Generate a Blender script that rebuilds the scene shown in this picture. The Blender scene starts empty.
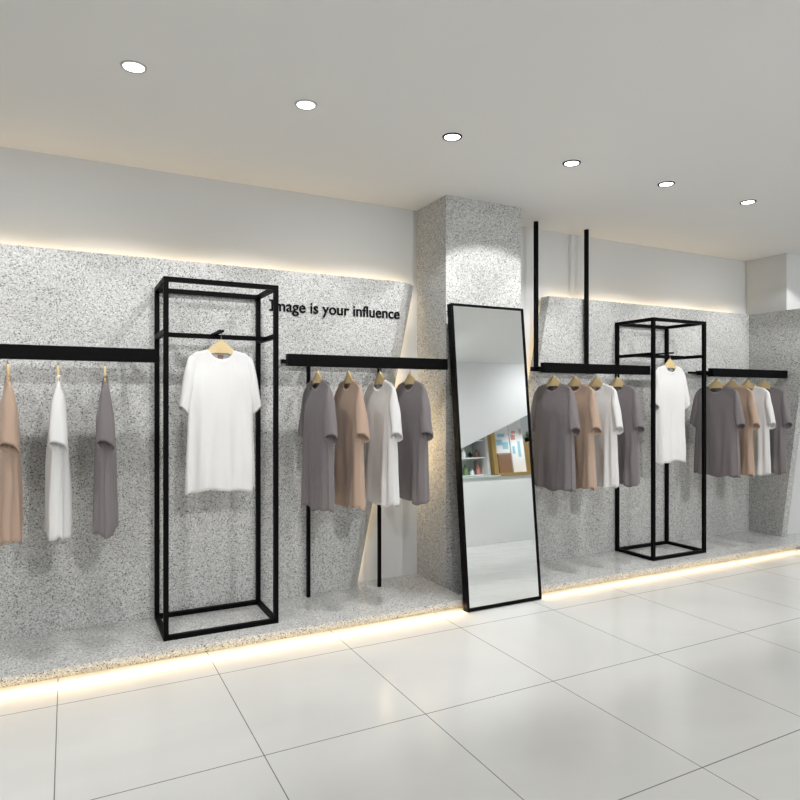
import bpy, bmesh, math, random
from mathutils import Vector, Matrix, noise
C = bpy.context.scene.collection
sc = bpy.context.scene
PI = math.pi

# ------------------------------------------------------------ materials
def mat(name, col, rough=0.5, metal=0.0, **kw):
    m = bpy.data.materials.new(name); m.use_nodes = True
    b = m.node_tree.nodes['Principled BSDF']
    b.inputs['Base Color'].default_value = (*col, 1)
    b.inputs['Roughness'].default_value = rough
    b.inputs['Metallic'].default_value = metal
    for k, v in kw.items():
        b.inputs[k.replace('_', ' ')].default_value = v
    return m

def nodes(m):
    return m.node_tree.nodes, m.node_tree.links, m.node_tree.nodes['Principled BSDF']

def emis(name, col, s):
    m = bpy.data.materials.new(name); m.use_nodes = True
    b = m.node_tree.nodes['Principled BSDF']
    b.inputs['Base Color'].default_value = (*col, 1)
    b.inputs['Emission Color'].default_value = (*col, 1)
    b.inputs['Emission Strength'].default_value = s
    return m

def terrazzo(name, base, mid, dark, rough=0.45, scale=185.0, dens=0.36, cover=None):
    m = mat(name, base, rough)
    n, l, b = nodes(m)
    tc = n.new('ShaderNodeTexCoord')
    v = n.new('ShaderNodeTexVoronoi'); v.inputs['Scale'].default_value = scale
    l.new(tc.outputs['Object'], v.inputs['Vector'])
    sep = n.new('ShaderNodeSeparateColor'); l.new(v.outputs['Color'], sep.inputs[0])
    r = n.new('ShaderNodeValToRGB'); r.color_ramp.interpolation = 'CONSTANT'
    e = r.color_ramp.elements
    e[0].position = 0; e[0].color = (*dark, 1)
    e[1].position = dens * 0.24; e[1].color = (*mid, 1)
    x = e.new(dens); x.color = (*base, 1)
    x = e.new(0.80); x.color = (*[min(1, c * 1.34) for c in base], 1)
    l.new(sep.outputs[0], r.inputs[0])
    # chip edge: only the inside of a cell is chip, the grout around is base colour
    lt = n.new('ShaderNodeMath'); lt.operation = 'LESS_THAN'; lt.inputs[1].default_value = 0.62
    l.new(v.outputs['Distance'], lt.inputs[0])
    mx = n.new('ShaderNodeMix'); mx.data_type = 'RGBA'
    l.new(lt.outputs[0], mx.inputs['Factor'])
    mx.inputs[6].default_value = (*base, 1)
    l.new(r.outputs[0], mx.inputs[7])
    l.new(mx.outputs[2], b.inputs['Base Color'])
    return m

M = {}
M['ceiling'] = mat('ceiling_paint', (0.80, 0.80, 0.79), 0.9)
M['wall'] = mat('wall_paint', (0.68, 0.69, 0.69), 0.85)
M['terrazzo'] = terrazzo('speckled_terrazzo', (0.535, 0.54, 0.53), (0.31, 0.315, 0.31), (0.045, 0.045, 0.05))
M['terrazzo_top'] = terrazzo('polished_terrazzo', (0.56, 0.565, 0.555), (0.36, 0.365, 0.36), (0.17, 0.17, 0.175), rough=0.2, scale=170)
M['black'] = mat('black_powder_coat', (0.003, 0.003, 0.0033), 0.5, Specular_IOR_Level=0.06)
M['black_soft'] = mat('black_satin', (0.004, 0.004, 0.0045), 0.6, Specular_IOR_Level=0.08)
M['steel'] = mat('hook_steel', (0.45, 0.43, 0.40), 0.3, 1.0)
M['ring_grey'] = mat('grey_trim_metal', (0.5, 0.5, 0.49), 0.5)
M['mirror'] = mat('mirror_glass', (0.93, 0.95, 0.95), 0.015, 1.0)
M['lamp'] = emis('lamp_lens', (1, 0.99, 0.96), 9)
M['led'] = emis('warm_led', (1.0, 0.72, 0.36), 5)
M['gold'] = mat('brushed_gold', (0.72, 0.50, 0.20), 0.3, 0.8)
M['white_gloss'] = mat('white_gloss_lacquer', (0.84, 0.86, 0.86), 0.12)
M['panel_white'] = mat('hanging_panel_white', (0.92, 0.94, 0.96), 0.7)
M['leaf'] = mat('leaf_green', (0.16, 0.26, 0.12), 0.5)
M['green_glass'] = mat('green_tinted_panel', (0.55, 0.68, 0.63), 0.12)
M['ink_blue'] = mat('print_blue', (0.30, 0.58, 0.72), 0.5)
M['ink_red'] = mat('print_red', (0.66, 0.28, 0.25), 0.5)
M['paper'] = mat('poster_paper', (0.85, 0.87, 0.88), 0.5)
M['brownwood'] = mat('brown_board', (0.26, 0.15, 0.09), 0.5)

# wood
m = mat('pale_wood', (0.72, 0.56, 0.30), 0.45); M['wood'] = m
n, l, b = nodes(m)
tc = n.new('ShaderNodeTexCoord'); mp = n.new('ShaderNodeMapping'); mp.inputs['Scale'].default_value = (6, 60, 60)
nz = n.new('ShaderNodeTexNoise'); nz.inputs['Scale'].default_value = 3
r = n.new('ShaderNodeValToRGB'); r.color_ramp.elements[0].color = (0.56, 0.41, 0.19, 1); r.color_ramp.elements[1].color = (0.80, 0.65, 0.38, 1)
l.new(tc.outputs['Object'], mp.inputs[0]); l.new(mp.outputs[0], nz.inputs[0]); l.new(nz.outputs[0], r.inputs[0]); l.new(r.outputs[0], b.inputs['Base Color'])

# cloth
def cloth(name, col):
    m = mat(name, col, 0.88)
    n, l, b = nodes(m)
    b.inputs['Sheen Weight'].default_value = 0.15
    tc = n.new('ShaderNodeTexCoord')
    nz = n.new('ShaderNodeTexNoise'); nz.inputs['Scale'].default_value = 9; nz.inputs['Detail'].default_value = 5
    mp = n.new('ShaderNodeMapping'); mp.inputs['Scale'].default_value = (1.6, 1.6, 0.5)
    l.new(tc.outputs['Object'], mp.inputs[0]); l.new(mp.outputs[0], nz.inputs[0])
    bp = n.new('ShaderNodeBump'); bp.inputs['Strength'].default_value = 0.30; bp.inputs['Distance'].default_value = 0.02
    l.new(nz.outputs[0], bp.inputs['Height']); l.new(bp.outputs[0], b.inputs['Normal'])
    return m
M['cloth_white'] = cloth('white_jersey', (0.70, 0.70, 0.70))
M['cloth_grey'] = cloth('mauve_grey_jersey', (0.185, 0.165, 0.172))
M['cloth_brown'] = cloth('camel_brown_jersey', (0.44, 0.315, 0.24))
M['tag'] = mat('size_tag', (0.30, 0.22, 0.19), 0.7)

# floor tiles
m = mat('glossy_floor_tile', (0.62, 0.62, 0.60), 0.2); M['floor'] = m
n, l, b = nodes(m)
tc = n.new('ShaderNodeTexCoord'); sx = n.new('ShaderNodeSeparateXYZ'); l.new(tc.outputs['Object'], sx.inputs[0])
def joint(out, off, step, w):
    a = n.new('ShaderNodeMath'); a.operation = 'SUBTRACT'; a.inputs[1].default_value = off; l.new(out, a.inputs[0])
    d = n.new('ShaderNodeMath'); d.operation = 'DIVIDE'; d.inputs[1].default_value = step; l.new(a.outputs[0], d.inputs[0])
    f = n.new('ShaderNodeMath'); f.operation = 'ADD'; f.inputs[1].default_value = 0.5; l.new(d.outputs[0], f.inputs[0])
    g = n.new('ShaderNodeMath'); g.operation = 'FLOORED_MODULO'; g.inputs[1].default_value = 1.0; l.new(f.outputs[0], g.inputs[0])
    h = n.new('ShaderNodeMath'); h.operation = 'SUBTRACT'; h.inputs[1].default_value = 0.5; l.new(g.outputs[0], h.inputs[0])
    q = n.new('ShaderNodeMath'); q.operation = 'ABSOLUTE'; l.new(h.outputs[0], q.inputs[0])
    c = n.new('ShaderNodeMath'); c.operation = 'LESS_THAN'; c.inputs[1].default_value = w / step / 2; l.new(q.outputs[0], c.inputs[0])
    return c.outputs[0]
j1 = joint(sx.outputs[0], -0.04, 0.73, 0.0042)
j2 = joint(sx.outputs[1], 2.50, 0.848, 0.0050)
mxx = n.new('ShaderNodeMath'); mxx.operation = 'MAXIMUM'; l.new(j1, mxx.inputs[0]); l.new(j2, mxx.inputs[1])
nz = n.new('ShaderNodeTexNoise'); nz.inputs['Scale'].default_value = 0.9; nz.inputs['Detail'].default_value = 5; nz.inputs['Distortion'].default_value = 1.2
l.new(tc.outputs['Object'], nz.inputs[0])
r = n.new('ShaderNodeValToRGB'); r.color_ramp.elements[0].position = .3; r.color_ramp.elements[1].position = .75
r.color_ramp.elements[0].color = (0.60, 0.605, 0.59, 1); r.color_ramp.elements[1].color = (0.67, 0.675, 0.66, 1)
l.new(nz.outputs[0], r.inputs[0])
mx = n.new('ShaderNodeMix'); mx.data_type = 'RGBA'; l.new(mxx.outputs[0], mx.inputs['Factor']); l.new(r.outputs[0], mx.inputs[6])
mx.inputs[7].default_value = (0.17, 0.17, 0.165, 1); l.new(mx.outputs[2], b.inputs['Base Color'])
nz2 = n.new('ShaderNodeTexNoise'); nz2.inputs['Scale'].default_value = 2.2
l.new(tc.outputs['Object'], nz2.inputs[0])
mr = n.new('ShaderNodeMapRange'); mr.inputs[3].default_value = 0.12; mr.inputs[4].default_value = 0.22
l.new(nz2.outputs[0], mr.inputs[0]); l.new(mr.outputs[0], b.inputs['Roughness'])

# ------------------------------------------------------------ helpers
def tag(o, label=None, cat=None, group=None, kind=None):
    if label: o['label'] = label
    if cat: o['category'] = cat
    if group: o['group'] = group
    if kind: o['kind'] = kind
    return o

def obj(name, bm, m, parent=None, smooth=False, bevel=0):
    me = bpy.data.meshes.new(name); bm.normal_update(); bm.to_mesh(me); bm.free()
    me.materials.append(m)
    if smooth:
        for p in me.polygons: p.use_smooth = True
    o = bpy.data.objects.new(name, me); C.objects.link(o)
    if parent: o.parent = parent
    if bevel:
        k = o.modifiers.new('bevel', 'BEVEL'); k.width = bevel; k.segments = 2; k.limit_method = 'ANGLE'
    return o

def thing(name, label, cat, loc=(0, 0, 0), rz=0, group=None):
    o = bpy.data.objects.new(name, None); o.empty_display_size = 0.1; C.objects.link(o)
    o.location = loc; o.rotation_euler = (0, 0, rz)
    return tag(o, label, cat, group)

def bx(bm, x0, x1, y0, y1, z0, z1):
    v = [bm.verts.new((x, y, z)) for x in (x0, x1) for y in (y0, y1) for z in (z0, z1)]
    for f in ((0, 1, 3, 2), (4, 6, 7, 5), (0, 4, 5, 1), (2, 3, 7, 6), (0, 2, 6, 4), (1, 5, 7, 3)):
        bm.faces.new([v[i] for i in f])
    return bm

def box(*a):
    return bx(bmesh.new(), *a)

def prism(a, b):
    """solid between two equal-length rings of points"""
    bm = bmesh.new()
    A = [bm.verts.new(p) for p in a]; B = [bm.verts.new(p) for p in b]
    k = len(A)
    bm.faces.new(A); bm.faces.new(B[::-1])
    for i in range(k):
        bm.faces.new((A[i], B[i], B[(i + 1) % k], A[(i + 1) % k]))
    bmesh.ops.recalc_face_normals(bm, faces=bm.faces[:])
    return bm

def tube(bm, pts, r, seg=8, caps=True):
    pts = [Vector(p) for p in pts]
    rings = []
    for i, p in enumerate(pts):
        d = (pts[min(i + 1, len(pts) - 1)] - pts[max(i - 1, 0)]).normalized()
        up = Vector((0, 0, 1)) if abs(d.z) < 0.9 else Vector((1, 0, 0))
        if abs(d.y) < 0.1: up = Vector((0, 1, 0))
        u = d.cross(up).normalized(); w = d.cross(u)
        rr = r[i] if isinstance(r, (list, tuple)) else r
        rings.append([bm.verts.new(p + (u * math.cos(a) + w * math.sin(a)) * rr) for a in [2 * PI * k / seg for k in range(seg)]])
    for a, b in zip(rings, rings[1:]):
        for k in range(seg):
            bm.faces.new((a[k], a[(k + 1) % seg], b[(k + 1) % seg], b[k]))
    if caps:
        bm.faces.new(rings[0][::-1]); bm.faces.new(rings[-1])
    return bm

def lathe(prof, seg=40, c=(0, 0, 0)):
    bm = bmesh.new(); rings = []
    for (r_, z) in prof:
        rings.append([bm.verts.new((c[0] + r_ * math.cos(2 * PI * k / seg), c[1] + r_ * math.sin(2 * PI * k / seg), c[2] + z)) for k in range(seg)])
    for a, b_ in zip(rings, rings[1:]):
        for k in range(seg):
            bm.faces.new((a[k], a[(k + 1) % seg], b_[(k + 1) % seg], b_[k]))
    bmesh.ops.recalc_face_normals(bm, faces=bm.faces[:])
    return bm

def struct(name, bm, m, parent=None, **k):
    o = obj(name, bm, m, parent, **k)
    if not parent: o['kind'] = 'structure'
    return o

# ------------------------------------------------------------ room shell
H = 2.862           # ceiling height
YW = 4.36           # back wall plane
struct('floor', box(-4.5, 10, -7, 4.6, -0.1, 0), M['floor'])
struct('ceiling', box(-4.5, 10, -7, 4.6, H, H + 0.1), M['ceiling'])
struct('wall_back', box(-4.5, 6.36, YW, 4.6, 0, H), M['wall'])
struct('wall_right', box(6.36, 10, 3.93, 4.6, 0, H), M['wall'])
struct('wall_pillar', box(2.40, 3.065, 3.932, YW, 0, H), M['terrazzo'])

# platforms (thin slab on a recessed kick, LED strip under the lip)
def platform(x0, x1, label):
    t = thing('display_platform', label, 'platform', ((x0 + x1) / 2, 4.0, 0))
    ox, oy = t.location.x, t.location.y
    def foot(ya, z0_, z1_):
        bm = bmesh.new()
        ring = [(x0, ya), (x1, ya), (x1, YW - 0.002), (x0, YW - 0.002)]
        if x1 > 6.36: ring = [(2.972, ya), (x1, ya), (x1, 3.928), (6.357, 3.928), (6.357, YW - 0.002), (x0, YW - 0.002), (x0, 3.929), (2.972, 3.929)]
        return prism([(x - ox, y - oy, z0_) for x, y in ring], [(x - ox, y - oy, z1_) for x, y in ring])
    obj('slab', foot(3.645, 0.030, 0.060), M['terrazzo_top'], t)
    o = obj('front_edge', box((x0 if x1 < 6 else 2.972) - ox, x1 - ox, 3.643 - oy, 3.645 - oy, 0.030, 0.060), M['terrazzo'], t)
    obj('kick_base', foot(3.672, 0.001, 0.030), M['terrazzo'], t)
    return t, ox, oy
tA, ax, ay = platform(-4.4, 2.398, 'low speckled stone platform running left of the pillar, warm light under its lip')
tB, bx_, by_ = platform(3.067, 8.2, 'low speckled stone platform running right of the pillar, warm light under its lip')
obj('light_strip', box(-4.4 - ax, 2.37 - ax, 3.662 - ay, 3.670 - ay, 0.0245, 0.030), M['led'], tA)
obj('light_strip', box(2.974 - bx_, 6.07 - bx_, 3.662 - by_, 3.670 - by_, 0.0245, 0.030), M['led'], tB)

# wall panels
ZT = 2.272; ZP = 0.061
YF, YB = 4.215, 4.318
# left panel: right end is cut on a slant and bevelled
a = [(-4.3, YF, ZP), (1.775, YF, ZP), (2.215, YF, ZT), (-4.3, YF, ZT)]
b = [(-4.3, YB, ZP), (1.880, YB, ZP), (2.350, YB, ZT), (-4.3, YB, ZT)]
p = obj('wall_panel', prism(a, b), M['terrazzo'])
tag(p, 'long speckled stone wall panel left of the pillar with a slanted right end', 'wall panel')
obj('light_strip', box(-4.2, 2.28, YB + 0.004, YB + 0.012, ZT - 0.045, ZT - 0.030), M['led'], p)
bm = prism([(1.862, YB + .004, .1), (1.874, YB + .004, .1), (2.322, YB + .004, 2.2), (2.31, YB + .004, 2.2)],
           [(1.862, YB + .012, .1), (1.874, YB + .012, .1), (2.322, YB + .012, 2.2), (2.31, YB + .012, 2.2)])
obj('light_strip', bm, M['led'], p)
# right panel: left end slanted the same way
a = [(3.142, YF, ZP), (6.198, YF, ZP), (6.198, YF, ZT), (3.586, YF, ZT)]
b = [(3.142, YB, ZP), (6.198, YB, ZP), (6.198, YB, ZT), (3.586, YB, ZT)]
p = obj('wall_panel', prism(a, b), M['terrazzo'])
tag(p, 'speckled stone wall panel right of the pillar with a slanted left end', 'wall panel')
obj('light_strip', box(3.68, 6.14, YB + 0.004, YB + 0.012, ZT - 0.045, ZT - 0.030), M['led'], p)
bm = prism([(3.19, YB + .004, .1), (3.202, YB + .004, .1), (3.62, YB + .004, 2.2), (3.608, YB + .004, 2.2)],
           [(3.19, YB + .012, .1), (3.202, YB + .012, .1), (3.62, YB + .012, 2.2), (3.608, YB + .012, 2.2)])
obj('light_strip', bm, M['led'], p)
# side panel, closes the display at the right
a = [(6.20, 4.355, ZP), (6.20, 3.882, ZP), (6.20, 3.605, 2.272), (6.20, 4.355, 2.272)]
b = [(6.285, 4.355, ZP), (6.285, 3.882, ZP), (6.285, 3.605, 2.272), (6.285, 4.355, 2.272)]
p = obj('side_panel', prism(a, b), M['terrazzo'])
tag(p, 'speckled stone side panel with slanted front edge closing the display at the far right', 'wall panel')

# ------------------------------------------------------------ lamps of the room, plus added fill spots
def area(name, loc, rot, sx_, sy_, e, colr, parent=None):
    L = bpy.data.lights.new(name, 'AREA'); L.shape = 'RECTANGLE'; L.size = sx_; L.size_y = sy_; L.energy = e; L.color = colr
    o = bpy.data.objects.new(name, L); C.objects.link(o); o.location = loc; o.rotation_euler = rot
    return o
WARM = (1.0, 0.74, 0.42)
# cove light above the panels (points up, leaning to the wall)
def cove(x0, x1, e):
    area('cove_light', ((x0 + x1) / 2, 4.337, ZT - 0.02), (PI, 0, 0), x1 - x0, 0.025, e * (x1 - x0), WARM)
cove(-4.2, 2.30, 0.6)
cove(3.66, 6.15, 0.6)
# lights behind the slanted ends
def slant(xb, xt, s, e):
    zb, zt = 0.12, 2.2
    L = math.hypot(xt - xb, zt - zb); ang = math.atan2(xt - xb, zt - zb)
    d = Vector((s, 0.35, 0)).normalized()
    zax = -d
    yax = Vector((xt - xb, 0, zt - zb)).normalized()
    xax = yax.cross(zax).normalized(); yax = zax.cross(xax)
    o = area('edge_light', (0, 0, 0), (0, 0, 0), 0.02, L, e, WARM)
    R = Matrix((xax, yax, zax)).transposed().to_4x4()
    o.matrix_world = Matrix.Translation(((xb + xt) / 2, 4.338, (zb + zt) / 2)) @ R
slant(1.885, 2.345, 1, 14.0)
slant(3.15, 3.60, -1, 5.0)
# under the platform lip
def under(x0, x1, e):
    o = area('lip_light', ((x0 + x1) / 2, 3.650, 0.0272), (0, 0, 0), x1 - x0, 0.004, e * (x1 - x0), (1.0, 0.68, 0.32))
    o.rotation_euler = (math.radians(-78), 0, 0); o.data.spread = math.radians(75)
under(-4.4, 2.37, 1.3)
under(2.975, 6.07, 1.3)

# downlights, row in view
def downlight(x, y, ring, label, grp):
    t = thing('downlight', label, 'ceiling light', (x, y, H), 0, grp)
    obj('trim_ring', lathe([(0.043, -0.001), (0.045, -0.006), (0.053, -0.006), (0.055, -0.001), (0.055, 0.0)]), M[ring], t, smooth=True)
    obj('lens', lathe([(0.0005, -0.0035), (0.043, -0.0035)]), M['lamp'], t)
    return t
names = ['leftmost ceiling downlight with a grey rim, above the long rail at left',
         'second ceiling downlight from the left, grey rim, nearest the lettering',
         'third ceiling downlight from the left, black rim, above the floor left of the mirror',
         'fourth ceiling downlight from the left, black rim, just left of the ceiling rods',
         'fifth ceiling downlight from the left, black rim, beyond the hanging rods',
         'rightmost ceiling downlight with a black rim, furthest along the row']
def spot(x, y, e, size=140, blend=0.25, rad=0.04, tilt=0, colr=(1, 0.992, 0.98)):
    L = bpy.data.lights.new('spot', 'SPOT'); L.energy = e; L.spot_size = math.radians(size); L.spot_blend = blend
    L.shadow_soft_size = rad; L.color = colr
    o = bpy.data.objects.new('spot_lamp', L); C.objects.link(o); o.location = (x, y, H - 0.03); o.rotation_euler = (math.radians(tilt), 0, 0)
for i in range(6):
    x = 0.26 + 0.842 * i
    x = [0.26, 1.05, 1.90, 2.765, 3.60, 4.465][i]
    downlight(x, 3.045, 'ring_grey' if i < 2 else 'black', names[i], 'row of downlights in the ceiling')
FRONT_E, BACK_E, FILL_E = 31, 125, 66
for x in (-1.4, -0.6, 0.26, 1.05, 1.90, 2.765, 3.60, 4.465, 5.31, 6.16):
    spot(x, 3.045, FRONT_E * (1.6 if x == 2.765 else 1), 92, 0.22, 0.03, 27)
for x in (-1.12, 0.75, 2.72, 4.66, 6.58):
    spot(x, -0.4, BACK_E, 60, 0.5, 0.02, 66)

for y in (1.25, -2.3, -5.2):  # added unseen fill spots, lift the floor and its bounce onto the ceiling
    for x in (-2.2, 0.26, 2.2, 3.6, 6.2, 8.4):
        spot(x, y, FILL_E * (2.0 if y == -2.3 else 0.95), (165 if y < -3 else 112), 0.35, 0.10)

for x in (4.15, 6.55):  # added unseen spots that brighten the hanging panel for the mirror
    spot(x, 0.35, 38, 135, 0.9, 0.03, -35)

# ------------------------------------------------------------ wall lettering
def lettering():
    t = thing('wall_lettering', 'black raised lettering reading Image is your influence on the left stone panel', 'sign', (1.204, YF, 1.996))
    def ev(s):
        cu = bpy.data.curves.new('txt', 'FONT'); cu.body = s; cu.size = 0.1; cu.extrude = 0.004; cu.offset = 0.0012
        o = bpy.data.objects.new('txt', cu); C.objects.link(o)
        bpy.context.view_layer.update()
        me = bpy.data.meshes.new_from_object(o.evaluated_get(bpy.context.evaluated_depsgraph_get()))
        bpy.data.objects.remove(o)
        xs = [v.co.x for v in me.vertices]
        return me, min(xs), max(xs)
    S = 'Image is your influence'
    tot = ev(S)[2]
    k = 0.968 / tot; kz = 1.08
    for i, ch in enumerate(S):
        if ch == ' ': continue
        px = ev(S[:i + 1])[2]; me, lo, hi = ev(ch); off = px - hi
        for v in me.vertices:
            x, y, z = v.co
            v.co = ((x + off) * k, -0.005 + (-z), y * kz)
        me.update(); bm = bmesh.new(); bm.from_mesh(me)
        if i == 0:      # slab serifs of the capital I
            xs = [v.co.x for v in bm.verts]; c = sum(xs) / len(xs)
            zt = max(v.co.z for v in bm.verts)
            bx(bm, c - 0.019, c + 0.019, -0.009, -0.001, 0, 0.009)
            bx(bm, c - 0.019, c + 0.019, -0.009, -0.001, zt - 0.009, zt)
        obj('letter', bm, M['black_soft'], t)
lettering()

# ------------------------------------------------------------ towers
def tower(x0, x1, y0, y1, label, hb=0.0):
    t = thing('garment_rack', label, 'clothes rack', ((x0 + x1) / 2, (y0 + y1) / 2, 0.06))
    hx, hy = (x1 - x0) / 2, (y1 - y0) / 2
    T = 0.027; Z = 2.028
    for sx_ in (-1, 1):
        for sy_ in (-1, 1):
            xa = sx_ * hx; ya = sy_ * hy
            obj('post', box(min(xa, xa - sx_ * T), max(xa, xa - sx_ * T), min(ya, ya - sy_ * T), max(ya, ya - sy_ * T), 0, Z), M['black'], t)
    for z in (0, Z - T):
        for sy_ in (-1, 1):
            ya = sy_ * hy
            obj('rail', box(-hx + T, hx - T, min(ya, ya - sy_ * T), max(ya, ya - sy_ * T), z, z + T), M['black'], t)
    for z in (0, 1.71, Z - T):
        for sx_ in (-1, 1):
            xa = sx_ * hx
            obj('rail', box(min(xa, xa - sx_ * T), max(xa, xa - sx_ * T), -hy + T, hy - T, z, z + T), M['black'], t)
    obj('crossbar', box(-hx + T, hx - T, -T / 2, T / 2, 1.71, 1.71 + T), M['black'], t)
    obj('hanging_bar', box(-0.013 + hb, 0.013 + hb, -0.17, 0.15, 1.7375, 1.7495), M['black'], t)
    return t
tower(0.476, 1.130, 3.775, 4.205, 'tall black square-tube frame standing on the platform left of the lettering')
tower(4.328, 4.985, 3.790, 4.212, 'tall black square-tube frame on the platform right of the mirror', -0.045)

# ------------------------------------------------------------ rails
RY0, RY1 = 3.815, 3.865; RZ0, RZ1 = 1.610, 1.684
RYC = (RY0 + RY1) / 2; TUBE_Z = 1.634
def clothing_rail(x0, x1, label, arms, back=None, posts=(), rods=(), stub=None):
    t = thing('clothing_rail', label, 'clothes rail', ((x0 + x1) / 2, RYC, RZ0))
    ox, oy, oz = t.location
    def B(name, a0, a1, b0, b1, c0, c1, m='black'):
        return obj(name, box(a0 - ox, a1 - ox, b0 - oy, b1 - oy, c0 - oz, c1 - oz), M[m], t)
    bm = bmesh.new()
    bx(bm, x0 - ox, x1 - ox, RY0 - oy, RY0 + 0.006 - oy, 0, RZ1 - RZ0)
    bx(bm, x0 - ox, x1 - ox, RY1 - 0.006 - oy, RY1 - oy, 0, RZ1 - RZ0)
    bx(bm, x0 - ox, x1 - ox, RY0 + 0.006 - oy, RY1 - 0.006 - oy, RZ1 - RZ0 - 0.006, RZ1 - RZ0)
    bx(bm, x0 - ox, x0 + 0.006 - ox, RY0 + 0.006 - oy, RY1 - 0.006 - oy, 0, RZ1 - RZ0 - 0.006)
    bx(bm, x1 - 0.006 - ox, x1 - ox, RY0 + 0.006 - oy, RY1 - 0.006 - oy, 0, RZ1 - RZ0 - 0.006)
    obj('channel', bm, M['black'], t)
    obj('hanging_bar', tube(bmesh.new(), [(x0 + .006 - ox, 0, TUBE_Z - oz), (x1 - .006 - ox, 0, TUBE_Z - oz)], 0.006, 10), M['black'], t)
    for xa in arms:
        B('arm', xa - 0.012, xa + 0.012, RY1, (4.168 if back else YF), 1.648, 1.672)
    if back:
        B('back_bar', back[0], back[1], 4.168, 4.192, back[2] if len(back) > 2 else 1.645, 1.671)
    for xa in posts:
        B('post', xa - 0.011, xa + 0.011, 4.169, 4.191, 0.06, back[2] if len(back) > 2 else 1.645)
    for xa in rods:
        B('ceiling_rod', xa - 0.014, xa + 0.014, 4.166, 4.194, 1.671, H)
    if stub: B('bracket', *stub)
    return t
clothing_rail(-1.05, 0.444, 'flat black rail with three garments running off the left edge', (-0.6, 0.30))
clothing_rail(1.203, 2.345, 'flat black rail on two thin posts between the left frame and the pillar', (1.459, 1.993), (1.268, 2.2, 1.645), posts=(1.459, 1.993))
clothing_rail(3.200, 4.322, 'flat black rail hung from the ceiling by two black rods', (3.415, 3.962), (3.365, 4.1, 1.635), rods=(3.415, 3.962))
clothing_rail(5.108, 6.192, 'flat black rail at the far right between the right frame and side panel', (5.45, 5.95), (5.25, 6.198, 1.650), stub=(5.38, 5.60, 4.16, 4.20, 1.640, 1.680))

# ------------------------------------------------------------ garments
def sm(x):
    x = max(0.0, min(1.0, x)); return x * x * (3 - 2 * x)

NECK = 0.078
def garment_body(seed, L=0.80):
    rnd = random.Random(seed)
    ph = [rnd.uniform(0, 6.28) for _ in range(8)]
    N, R = 96, 44
    bm = bmesh.new(); grid = []
    cols = []
    for i in range(N):
        a = 2 * PI * i / N
        c, s = math.cos(a), math.sin(a)
        xt = 0.194 * (abs(c) ** 0.85) * (1 if c >= 0 else -1)
        front = s < 0
        ax_ = abs(xt)
        if ax_ < NECK:
            q = math.sqrt(max(0, 1 - (ax_ / NECK) ** 2))
            zt = -(0.062 if front else 0.012) * q
            yt = 0.008 + 0.009 * q
        else:
            u = (ax_ - NECK) / (0.194 - NECK)
            zt = -0.030 * u - 0.020 * sm((u - 0.7) / 0.3)
            yt = 0.008 * (1 - 0.7 * sm((u - 0.8) / 0.2))
        cols.append((c, s, xt, zt, yt))
    for j in range(R + 1):
        v = j / R
        row = []
        for i, (c, s, xt, zt, yt) in enumerate(cols):
            a = 2 * PI * i / N
            hem = -L + 0.010 * math.sin(3 * a + ph[0]) + 0.005 * math.sin(8 * a + ph[1])
            z = zt + (hem - zt) * (v ** 1.08)
            d = -z
            W = 0.194 + 0.010 * sm(d / 0.3) + 0.014 * sm((d - 0.3) / 0.5)
            T = 0.016 + 0.026 * sm(d / 0.25) + 0.005 * sm((d - 0.25) / 0.5)
            sx_ = (abs(c) ** 0.85) * (1 if c >= 0 else -1)
            sy_ = (abs(s) ** 0.80) * (1 if s >= 0 else -1)
            x = W * sx_
            k = sm(d / 0.16)
            y = (1 - k) * yt * (1 if s >= 0 else -1) + k * T * sy_
            A = 0.0145 * sm((d - 0.10) / 0.60)
            f = math.sin(5 * a + ph[2] + 1.2 * d) + 0.8 * math.sin(9 * a + ph[3] - 1.7 * d) + 0.5 * math.sin(14 * a + ph[4] + 2 * d)
            f = (abs(f) ** 0.8) * (1 if f > 0 else -0.6)
            y += A * f * (1 if s >= 0 else -1) * (0.35 + 0.65 * abs(s))
            x += 0.35 * A * math.sin(7 * a + ph[5] + d * 2)
            w = noise.noise(Vector((x * 7, y * 7 + seed, z * 5))) * 0.007 * sm(d / 0.1)
            row.append(bm.verts.new((x, y + w, z)))
        grid.append(row)
    for a_, b_ in zip(grid, grid[1:]):
        for i in range(N):
            bm.faces.new((a_[i], b_[i], b_[(i + 1) % N], a_[(i + 1) % N]))
    return bm

def bez(P, t):
    n_ = len(P) - 1; i = min(int(t * n_), n_ - 1); f = t * n_ - i
    p0 = P[max(i - 1, 0)]; p1 = P[i]; p2 = P[i + 1]; p3 = P[min(i + 2, n_)]
    return tuple(0.5 * ((2 * b1) + (c1 - a1) * f + (2 * a1 - 5 * b1 + 4 * c1 - d1) * f * f + (-a1 + 3 * b1 - 3 * c1 + d1) * f ** 3)
                 for a1, b1, c1, d1 in zip(p0, p1, p2, p3))

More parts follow.
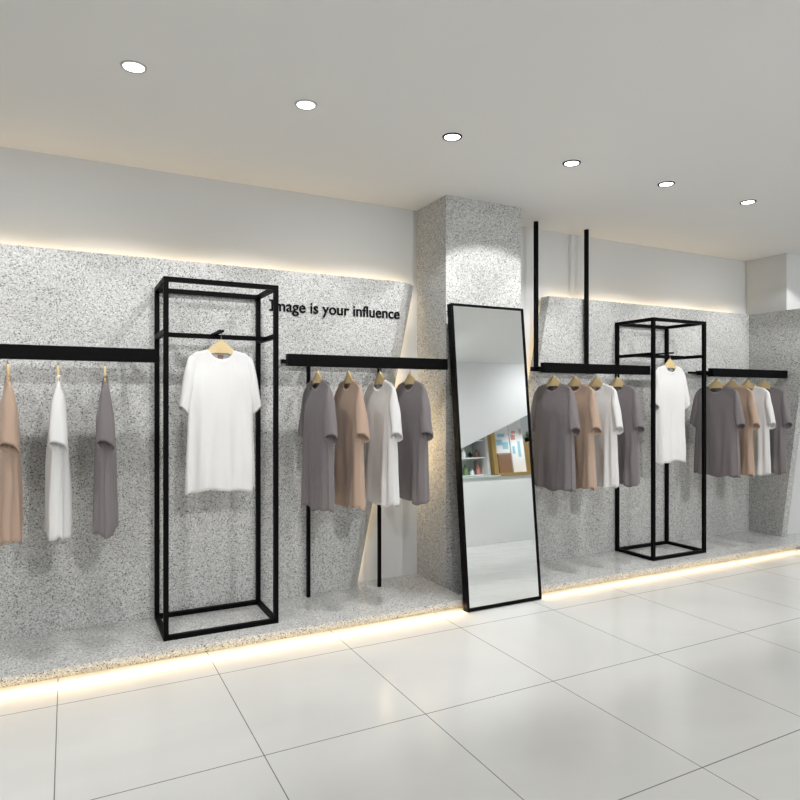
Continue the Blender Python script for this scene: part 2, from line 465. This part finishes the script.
def garment_sleeve(seed, side):
    rnd = random.Random(seed * 7 + side)
    ph = [rnd.uniform(0, 6.28) for _ in range(4)]
    outer = [(0.166, -0.030), (0.200, -0.052), (0.220, -0.120), (0.240, -0.220), (0.263, -0.338)]
    inner = [(0.150, -0.215), (0.166, -0.235), (0.180, -0.262), (0.192, -0.315), (0.204, -0.388)]
    bm = bmesh.new(); rings = []; K = 36; R = 22
    for j in range(R + 1):
        t = j / R
        o_, i_ = bez(outer, t), bez(inner, t)
        mx_, mz = (o_[0] + i_[0]) / 2, (o_[1] + i_[1]) / 2
        dx, dz = (o_[0] - i_[0]) / 2, (o_[1] - i_[1]) / 2
        bdep = 0.012 + 0.014 * sm(t / 0.5) + 0.014 * t
        ring = []
        for k in range(K):
            a = 2 * PI * k / K
            c, s = math.cos(a), math.sin(a)
            rr = 1 + 0.07 * sm(t / .4) * math.sin(3 * a + ph[0] + 2 * t) + 0.04 * math.sin(5 * a + ph[1] - 3 * t)
            x = mx_ + dx * c * rr; z = mz + dz * c
            y = bdep * s * rr
            z -= 0.016 * t ** 3 * s
            w = noise.noise(Vector((x * 14 * side, y * 14 + seed, z * 9))) * 0.006 * sm(t * 3)
            ring.append(bm.verts.new((side * (x + w * 0.6), y + w, z)))
        rings.append(ring)
    for a_, b_ in zip(rings, rings[1:]):
        for k in range(K):
            f = (a_[k], b_[k], b_[(k + 1) % K], a_[(k + 1) % K])
            bm.faces.new(f if side > 0 else f[::-1])
    return bm

def garment_collar():
    bm = bmesh.new(); K = 40; rings = []
    for i in range(K):
        a = 2 * PI * i / K
        x = NECK * math.cos(a); q = abs(math.sin(a)); front = math.sin(a) < 0
        z = -(0.062 if front else 0.012) * q
        y = (0.008 + 0.009 * q) * (-1 if front else 1) * min(1, q * 6 + .3)
        rings.append([bm.verts.new(p) for p in ((x, y, z - 0.014), (x * 1.02, y * 1.07, z - 0.006), (x * 0.99, y * 1.03, z + 0.005), (x * 0.95, y * 0.93, z + 0.005), (x * 0.95, y * 0.92, z - 0.010))])
    for i in range(K):
        A, B_ = rings[i], rings[(i + 1) % K]
        for k in range(5):
            bm.faces.new((A[k], B_[k], B_[(k + 1) % 5], A[(k + 1) % 5]))
    bmesh.ops.recalc_face_normals(bm, faces=bm.faces[:])
    return bm

def make_garment(seed, mkey, L=0.80):
    t = thing('tshirt_dress', 'x', 'dress')
    def so(name, bm):
        o = obj(name, bm, M[mkey], t, smooth=True)
        k = o.modifiers.new('thick', 'SOLIDIFY'); k.thickness = 0.0016; k.offset = 0
        return o
    so('body', garment_body(seed, L))
    so('sleeve', garment_sleeve(seed, 1)); so('sleeve', garment_sleeve(seed, -1))
    obj('collar', garment_collar(), M[mkey], t, smooth=True)
    obj('neck_tag', box(-0.018, 0.018, 0.0135, 0.0145, -0.062, -0.028), M['tag'], t)
    return t

HOOK = 0.107    # height of the hook's bearing point above the garment origin
def make_hanger():
    t = thing('clothes_hanger', 'x', 'hanger')
    # outline of the wooden blade, in x-z, then given thickness
    top = [(-0.168, -0.048), (-0.15, -0.036), (-0.10, -0.020), (-0.068, -0.006), (-0.045, 0.010), (-0.022, 0.036), (-0.008, 0.056), (0, 0.060),
           (0.008, 0.056), (0.022, 0.036), (0.045, 0.010), (0.068, -0.006), (0.10, -0.020), (0.15, -0.036), (0.168, -0.048)]
    bot = [(0.170, -0.060), (0.12, -0.052), (0.08, -0.034), (0.045, -0.022), (0.02, -0.004), (0, 0.004), (-0.02, -0.004), (-0.045, -0.022), (-0.08, -0.034), (-0.12, -0.052), (-0.170, -0.060)]
    prof = top + bot
    h_ = lambda x: 0.0055 if abs(x) < 0.09 else 0.0045
    bm = bmesh.new()
    A = [bm.verts.new((x, -h_(x), z)) for x, z in prof]; B_ = [bm.verts.new((x, h_(x), z)) for x, z in prof]
    k = len(prof)
    bm.faces.new(A[::-1]); bm.faces.new(B_)
    for i in range(k):
        bm.faces.new((A[i], A[(i + 1) % k], B_[(i + 1) % k], B_[i]))
    bmesh.ops.triangulate(bm, faces=[f for f in bm.faces if len(f.verts) > 4])
    bmesh.ops.recalc_face_normals(bm, faces=bm.faces[:])
    obj('wooden_blade', bm, M['wood'], t)
    # hook goes over a tube of radius .006 whose centre is at z = HOOK
    pts = [(0, 0, 0.054), (0, 0, 0.080)]
    for q in range(0, 11):
        a = math.radians(-60 + q * 27)
        pts.append((0.0088 * math.cos(a) , 0, HOOK + 0.0088 * math.sin(a)))
    pts[1] = (0.001, 0, 0.088)
    obj('hook', tube(bmesh.new(), pts, 0.0016, 8), M['steel'], t, smooth=True)
    obj('ferrule', lathe([(0.0005, 0.056), (0.004, 0.057), (0.004, 0.066), (0.0005, 0.067)], 12), M['steel'], t)
    return t

used = {}
def place(proto_key, maker, loc, rz, label, cat, group):
    if proto_key not in used:
        r = maker(); used[proto_key] = r
    else:
        src = used[proto_key]
        r = src.copy(); C.objects.link(r)
        for ch in list(src.children):
            c = ch.copy(); C.objects.link(c); c.parent = r
    r.location = loc; r.rotation_euler = (0, 0, rz)
    r['label'] = label; r['category'] = cat
    if group: r['group'] = group
    return r

Z0 = TUBE_Z - HOOK
def hang(x, colour, seed, rz, lab, grp_g, lab_h, grp_h, L=0.80, y=None, z=None):
    y = RYC if y is None else y; z = Z0 if z is None else z
    g = place((colour, seed, L), lambda: make_garment(seed, 'cloth_' + colour, L), (x, y, z), rz, lab, 'dress', grp_g)
    if seed > 20: g.scale = (0.93, 1, 1)
    place('hanger', make_hanger, (x, y, z), rz, lab_h, 'hanger', grp_h)

Q = -PI / 2
word = {'brown': 'camel brown', 'white': 'white', 'grey': 'mauve grey'}
# left rail: three garments seen edge-on
for x, c_, sd, rz, extra in ((-0.268, 'brown', 3, Q + 0.10, 'cut by the left edge of the photo'),
                             (-0.042, 'white', 4, Q + 0.02, 'seen edge-on between a brown and a grey one'),
                             (0.183, 'grey', 5, Q - 0.03, 'seen edge-on just left of the tall left frame')):
    hang(x, c_, sd, rz, '%s dress on the left rail, %s' % (word[c_], extra), 'dresses on the left rail',
         'wooden hanger holding the %s dress on the left rail' % word[c_], 'hangers on the left rail', 0.825)
def four(xs, where, seeds):
    lab = {0: ('mauve grey', 'grey one at the left end'), 1: ('camel brown', 'the only brown one there'),
           2: ('white', 'the only white one there'), 3: ('mauve grey', 'behind the white one')}
    for i, (x, c_) in enumerate(zip(xs, ('grey', 'brown', 'white', 'grey'))):
        hang(x, c_, seeds[i], Q + (0.03, -0.03, 0.02, 0)[i], '%s dress on %s, %s' % (lab[i][0], where, lab[i][1]), 'dresses on ' + where,
             'wooden hanger on %s holding %s' % (where, ['the grey dress at the left end', 'the brown dress', 'the white dress', 'the grey dress at the right end'][i]), 'hangers on ' + where)
four((1.400, 1.612, 1.835, 2.062), 'the rail beside the pillar', (11, 12, 13, 14))
four((3.305, 3.520, 3.742, 3.968), 'the rod-hung rail', (11, 12, 13, 14))
four((5.185, 5.395, 5.620, 5.860), 'the far right rail', (11, 12, 13, 14))
# two white ones inside the frames
YT = 3.862
ZB = 0.06 + 1.7495 - 0.006
hang(0.8075, 'white', 21, 0.05, 'white short-sleeved dress hanging face-on inside the left black frame', None, 'wooden hanger holding the white dress inside the left black frame', None, 0.83, YT, ZB - HOOK)
hang(4.6115, 'white', 22, 0.08, 'white short-sleeved dress hanging inside the right black frame', None, 'wooden hanger holding the white dress inside the right black frame', None, 0.83, YT, ZB - HOOK)

# ------------------------------------------------------------ leaning mirror
Y0, Y1, ZM = 3.556, 3.763, 2.052
tilt = math.atan2(Y1 - Y0, ZM)
mh = math.hypot(Y1 - Y0, ZM) + 0.014
mt = thing('floor_mirror', 'tall black-framed mirror leaning back on the floor before the pillar', 'mirror', (2.649, Y0, 0.0))
mt.rotation_euler = (-tilt, 0, 0)
w = 0.309; F = 0.016; D = 0.055
z0 = math.sin(tilt) * D      # keep the back lower edge off the floor
mt.location.z = 0.0 + z0
for nm, a in (('frame_side', (-w, -w + F, 0, D, 0, mh - z0)), ('frame_side', (w - F, w, 0, D, 0, mh - z0)),
              ('frame_bottom', (-w + F, w - F, 0, D, 0, F * 1.3)), ('frame_top', (-w + F, w - F, 0, D, mh - z0 - F, mh - z0))):
    obj(nm, box(*a), M['black'], mt)
obj('back_board', box(-w + F, w - F, 0.016, D - 0.004, F * 1.3, mh - z0 - F), M['black_soft'], mt)
obj('glass', box(-w + F, w - F, 0.006, 0.015, F * 1.3, mh - z0 - F), M['mirror'], mt)

# ------------------------------------------------------------ the other side of the shop (seen in the mirror)
def mirror_world():
    # white panel hanging from the ceiling with a slanted lower edge
    pr_ = [(4.1, 1.164), (7.6, 2.487), (7.6, H), (4.1, H)]
    p = obj('hanging_panel', prism([(x, -0.62, z) for x, z in pr_], [(x, -0.70, z) for x, z in pr_]), M['panel_white'])
    tag(p, 'white hanging panel with a slanted lower edge, seen in the upper part of the mirror', 'panel')
    # long glossy counter, added so its pale front stands in for reflected floor
    t = thing('display_counter', 'long glossy white counter added to stand in for floor in the mirror', 'counter', (8.2, -3.5, 0))
    obj('body', box(-2.9, 2.6, -0.6, 0.5, 0, 1.25), M['white_gloss'], t, bevel=0.006)
    obj('gold_trim', box(-0.72, 2.6, -0.6, 0.53, 1.25, 1.31), M['gold'], t)
    obj('counter_top', box(-2.9, -0.72, -0.6, 0.53, 1.25, 1.28), M['green_glass'], t)
    # tinted screen with goods behind it
    t = thing('display_case', 'green tinted glass display case reflected at left in the mirror', 'display case', (6.75, -3.4, 1.281))
    obj('back_panel', box(-0.62, 0.62, -0.25, -0.22, 0, 1.2), M['green_glass'], t)
    for x in (-0.60, -0.22, 0.60):
        obj('upright', box(x - 0.025, x + 0.025, -0.22, 0.25, 0, 1.2), M['ring_grey'], t)
    for z in (0.02, 0.36, 0.70):
        obj('shelf', box(-0.575, 0.575, -0.21, 0.2, z, z + 0.02), M['white_gloss'], t)
    rnd = random.Random(5)
    cols = ['brownwood', 'gold', 'leaf', 'paper', 'ink_red', 'brownwood', 'wood', 'paper', 'black_soft']
    names_ = {'brownwood': 'dark brown', 'gold': 'gold', 'leaf': 'green', 'paper': 'white', 'ink_red': 'red', 'wood': 'pale wooden', 'black_soft': 'black'}
    k = 0
    for z, sh in ((0.04, 'lowest'), (0.38, 'middle'), (0.72, 'top')):
        for i in range(5):
            x = -0.10 + i * 0.15
            hh = rnd.uniform(0.13, 0.26); ww = rnd.uniform(0.035, 0.05); mk = cols[k % len(cols)]; k += 1
            bt = lathe([(0.0005, 0), (ww, 0), (ww, hh * 0.6), (ww * 0.4, hh * 0.78), (ww * 0.4, hh), (0.0005, hh)], 16)
            o = obj('vase', bt, M[mk], smooth=False); o.location = (6.75 + x, -3.38, 1.281 + z)
            tag(o, '%s vase, %s from the left on the %s shelf of the display case' % (names_[mk], ['first', 'second', 'third', 'fourth', 'fifth'][i], sh), 'vase', 'vases in the display case')
    o = obj('gold_column', box(7.46, 7.56, -3.25, -3.12, 1.311, H), M['gold'])
    tag(o, 'gold square column reflected in the middle of the mirror', 'column')
    def poster(x0, x1, z0, z1, y, lab, blots):
        t = thing('poster_board', lab, 'poster', ((x0 + x1) / 2, y, z0))
        hw = (x1 - x0) / 2
        obj('board', box(-hw, hw, -0.02, 0, 0, z1 - z0), M['paper'], t)
        for bx0, bx1, bz0, bz1, mk in blots:
            obj('printed_shape', box(-hw + bx0 * 2 * hw, -hw + bx1 * 2 * hw, 0.0005, 0.002, bz0 * (z1 - z0), bz1 * (z1 - z0)), M[mk], t)
        return t
    poster(7.60, 7.95, 1.72, 2.5, -3.2, 'white poster board with blue shapes reflected beside the gold column', ((.1, .5, .2, .35, 'ink_blue'), (.2, .7, .42, .50, 'ink_blue'), (.5, .9, .1, .28, 'ink_blue')))
    o = obj('storage_box', box(7.60, 7.92, -3.45, -3.15, 1.311, 1.70), M['brownwood'], bevel=0.01); tag(o, 'dark brown box on the counter under the blue poster board', 'box')
    poster(7.98, 8.14, 1.311, 2.6, -3.2, 'narrow white board with red shapes reflected in the mirror', ((.1, .8, .52, .60, 'ink_red'), (.3, .9, .62, .66, 'ink_red'), (.2, .6, .3, .42, 'ink_blue')))
    poster(8.17, 8.34, 1.311, 2.6, -3.25, 'narrow white board with pale blue shapes next to the gold cabinet', ((.1, .5, .25, .5, 'ink_blue'), (.5, .9, .6, .7, 'ring_grey')))
    t = thing('gold_cabinet', 'gold cabinet standing on the counter reflected at the right of the mirror', 'cabinet', (8.56, -3.35, 1.311))
    obj('body', box(-0.15, 0.16, -0.15, 0.15, 0, 0.62), M['gold'], t, bevel=0.006)
    obj('door', box(-0.14, 0.0, 0.15, 0.16, 0.02, 0.60), M['brownwood'], t)
    t = thing('potted_plant', 'small green plant in a dark pot on top of the gold cabinet', 'plant', (8.54, -3.35, 1.932))
    obj('pot', lathe([(0.0005, 0), (0.05, 0), (0.065, 0.09), (0.058, 0.09), (0.045, 0.02)], 20), M['black_soft'], t)
    bm = bmesh.new()
    for i in range(26):
        a = rnd.uniform(0, 6.28); r_ = rnd.uniform(0.06, 0.15); h_ = rnd.uniform(0.12, 0.26)
        c0 = Vector((0, 0, 0.06)); c1 = Vector((math.cos(a) * r_ * .5, math.sin(a) * r_ * .5, h_ * .85)); c2 = Vector((math.cos(a) * r_, math.sin(a) * r_, h_))
        s_ = Vector((-math.sin(a), math.cos(a), 0)) * 0.014; u_ = Vector((0, 0, 0.003))
        tube(bm, [c0, c1, c2], [0.004, 0.010, 0.002], 6)
    obj('leaves', bm, M['leaf'], t, smooth=True)
mirror_world()

# ------------------------------------------------------------ world, camera
wd = bpy.data.worlds.new('world'); sc.world = wd; wd.use_nodes = True
wd.node_tree.nodes['Background'].inputs[0].default_value = (0.93, 0.97, 1.0, 1)
wd.node_tree.nodes['Background'].inputs[1].default_value = 0.30

cd = bpy.data.cameras.new('camera'); cam = bpy.data.objects.new('camera', cd); C.objects.link(cam)
cam.location = (0, 0, 1.4); cam.rotation_euler = (PI / 2, 0, -math.atan(333 / 644.4))
cd.sensor_width = 36; cd.lens = 36 * 644.4 / 800; cd.clip_start = 0.02
sc.camera = cam
sc.view_settings.view_transform = 'Standard'; sc.view_settings.look = 'None'
sc.view_settings.gamma = 1; sc.view_settings.use_curve_mapping = False
sc.view_settings.exposure = 0.0
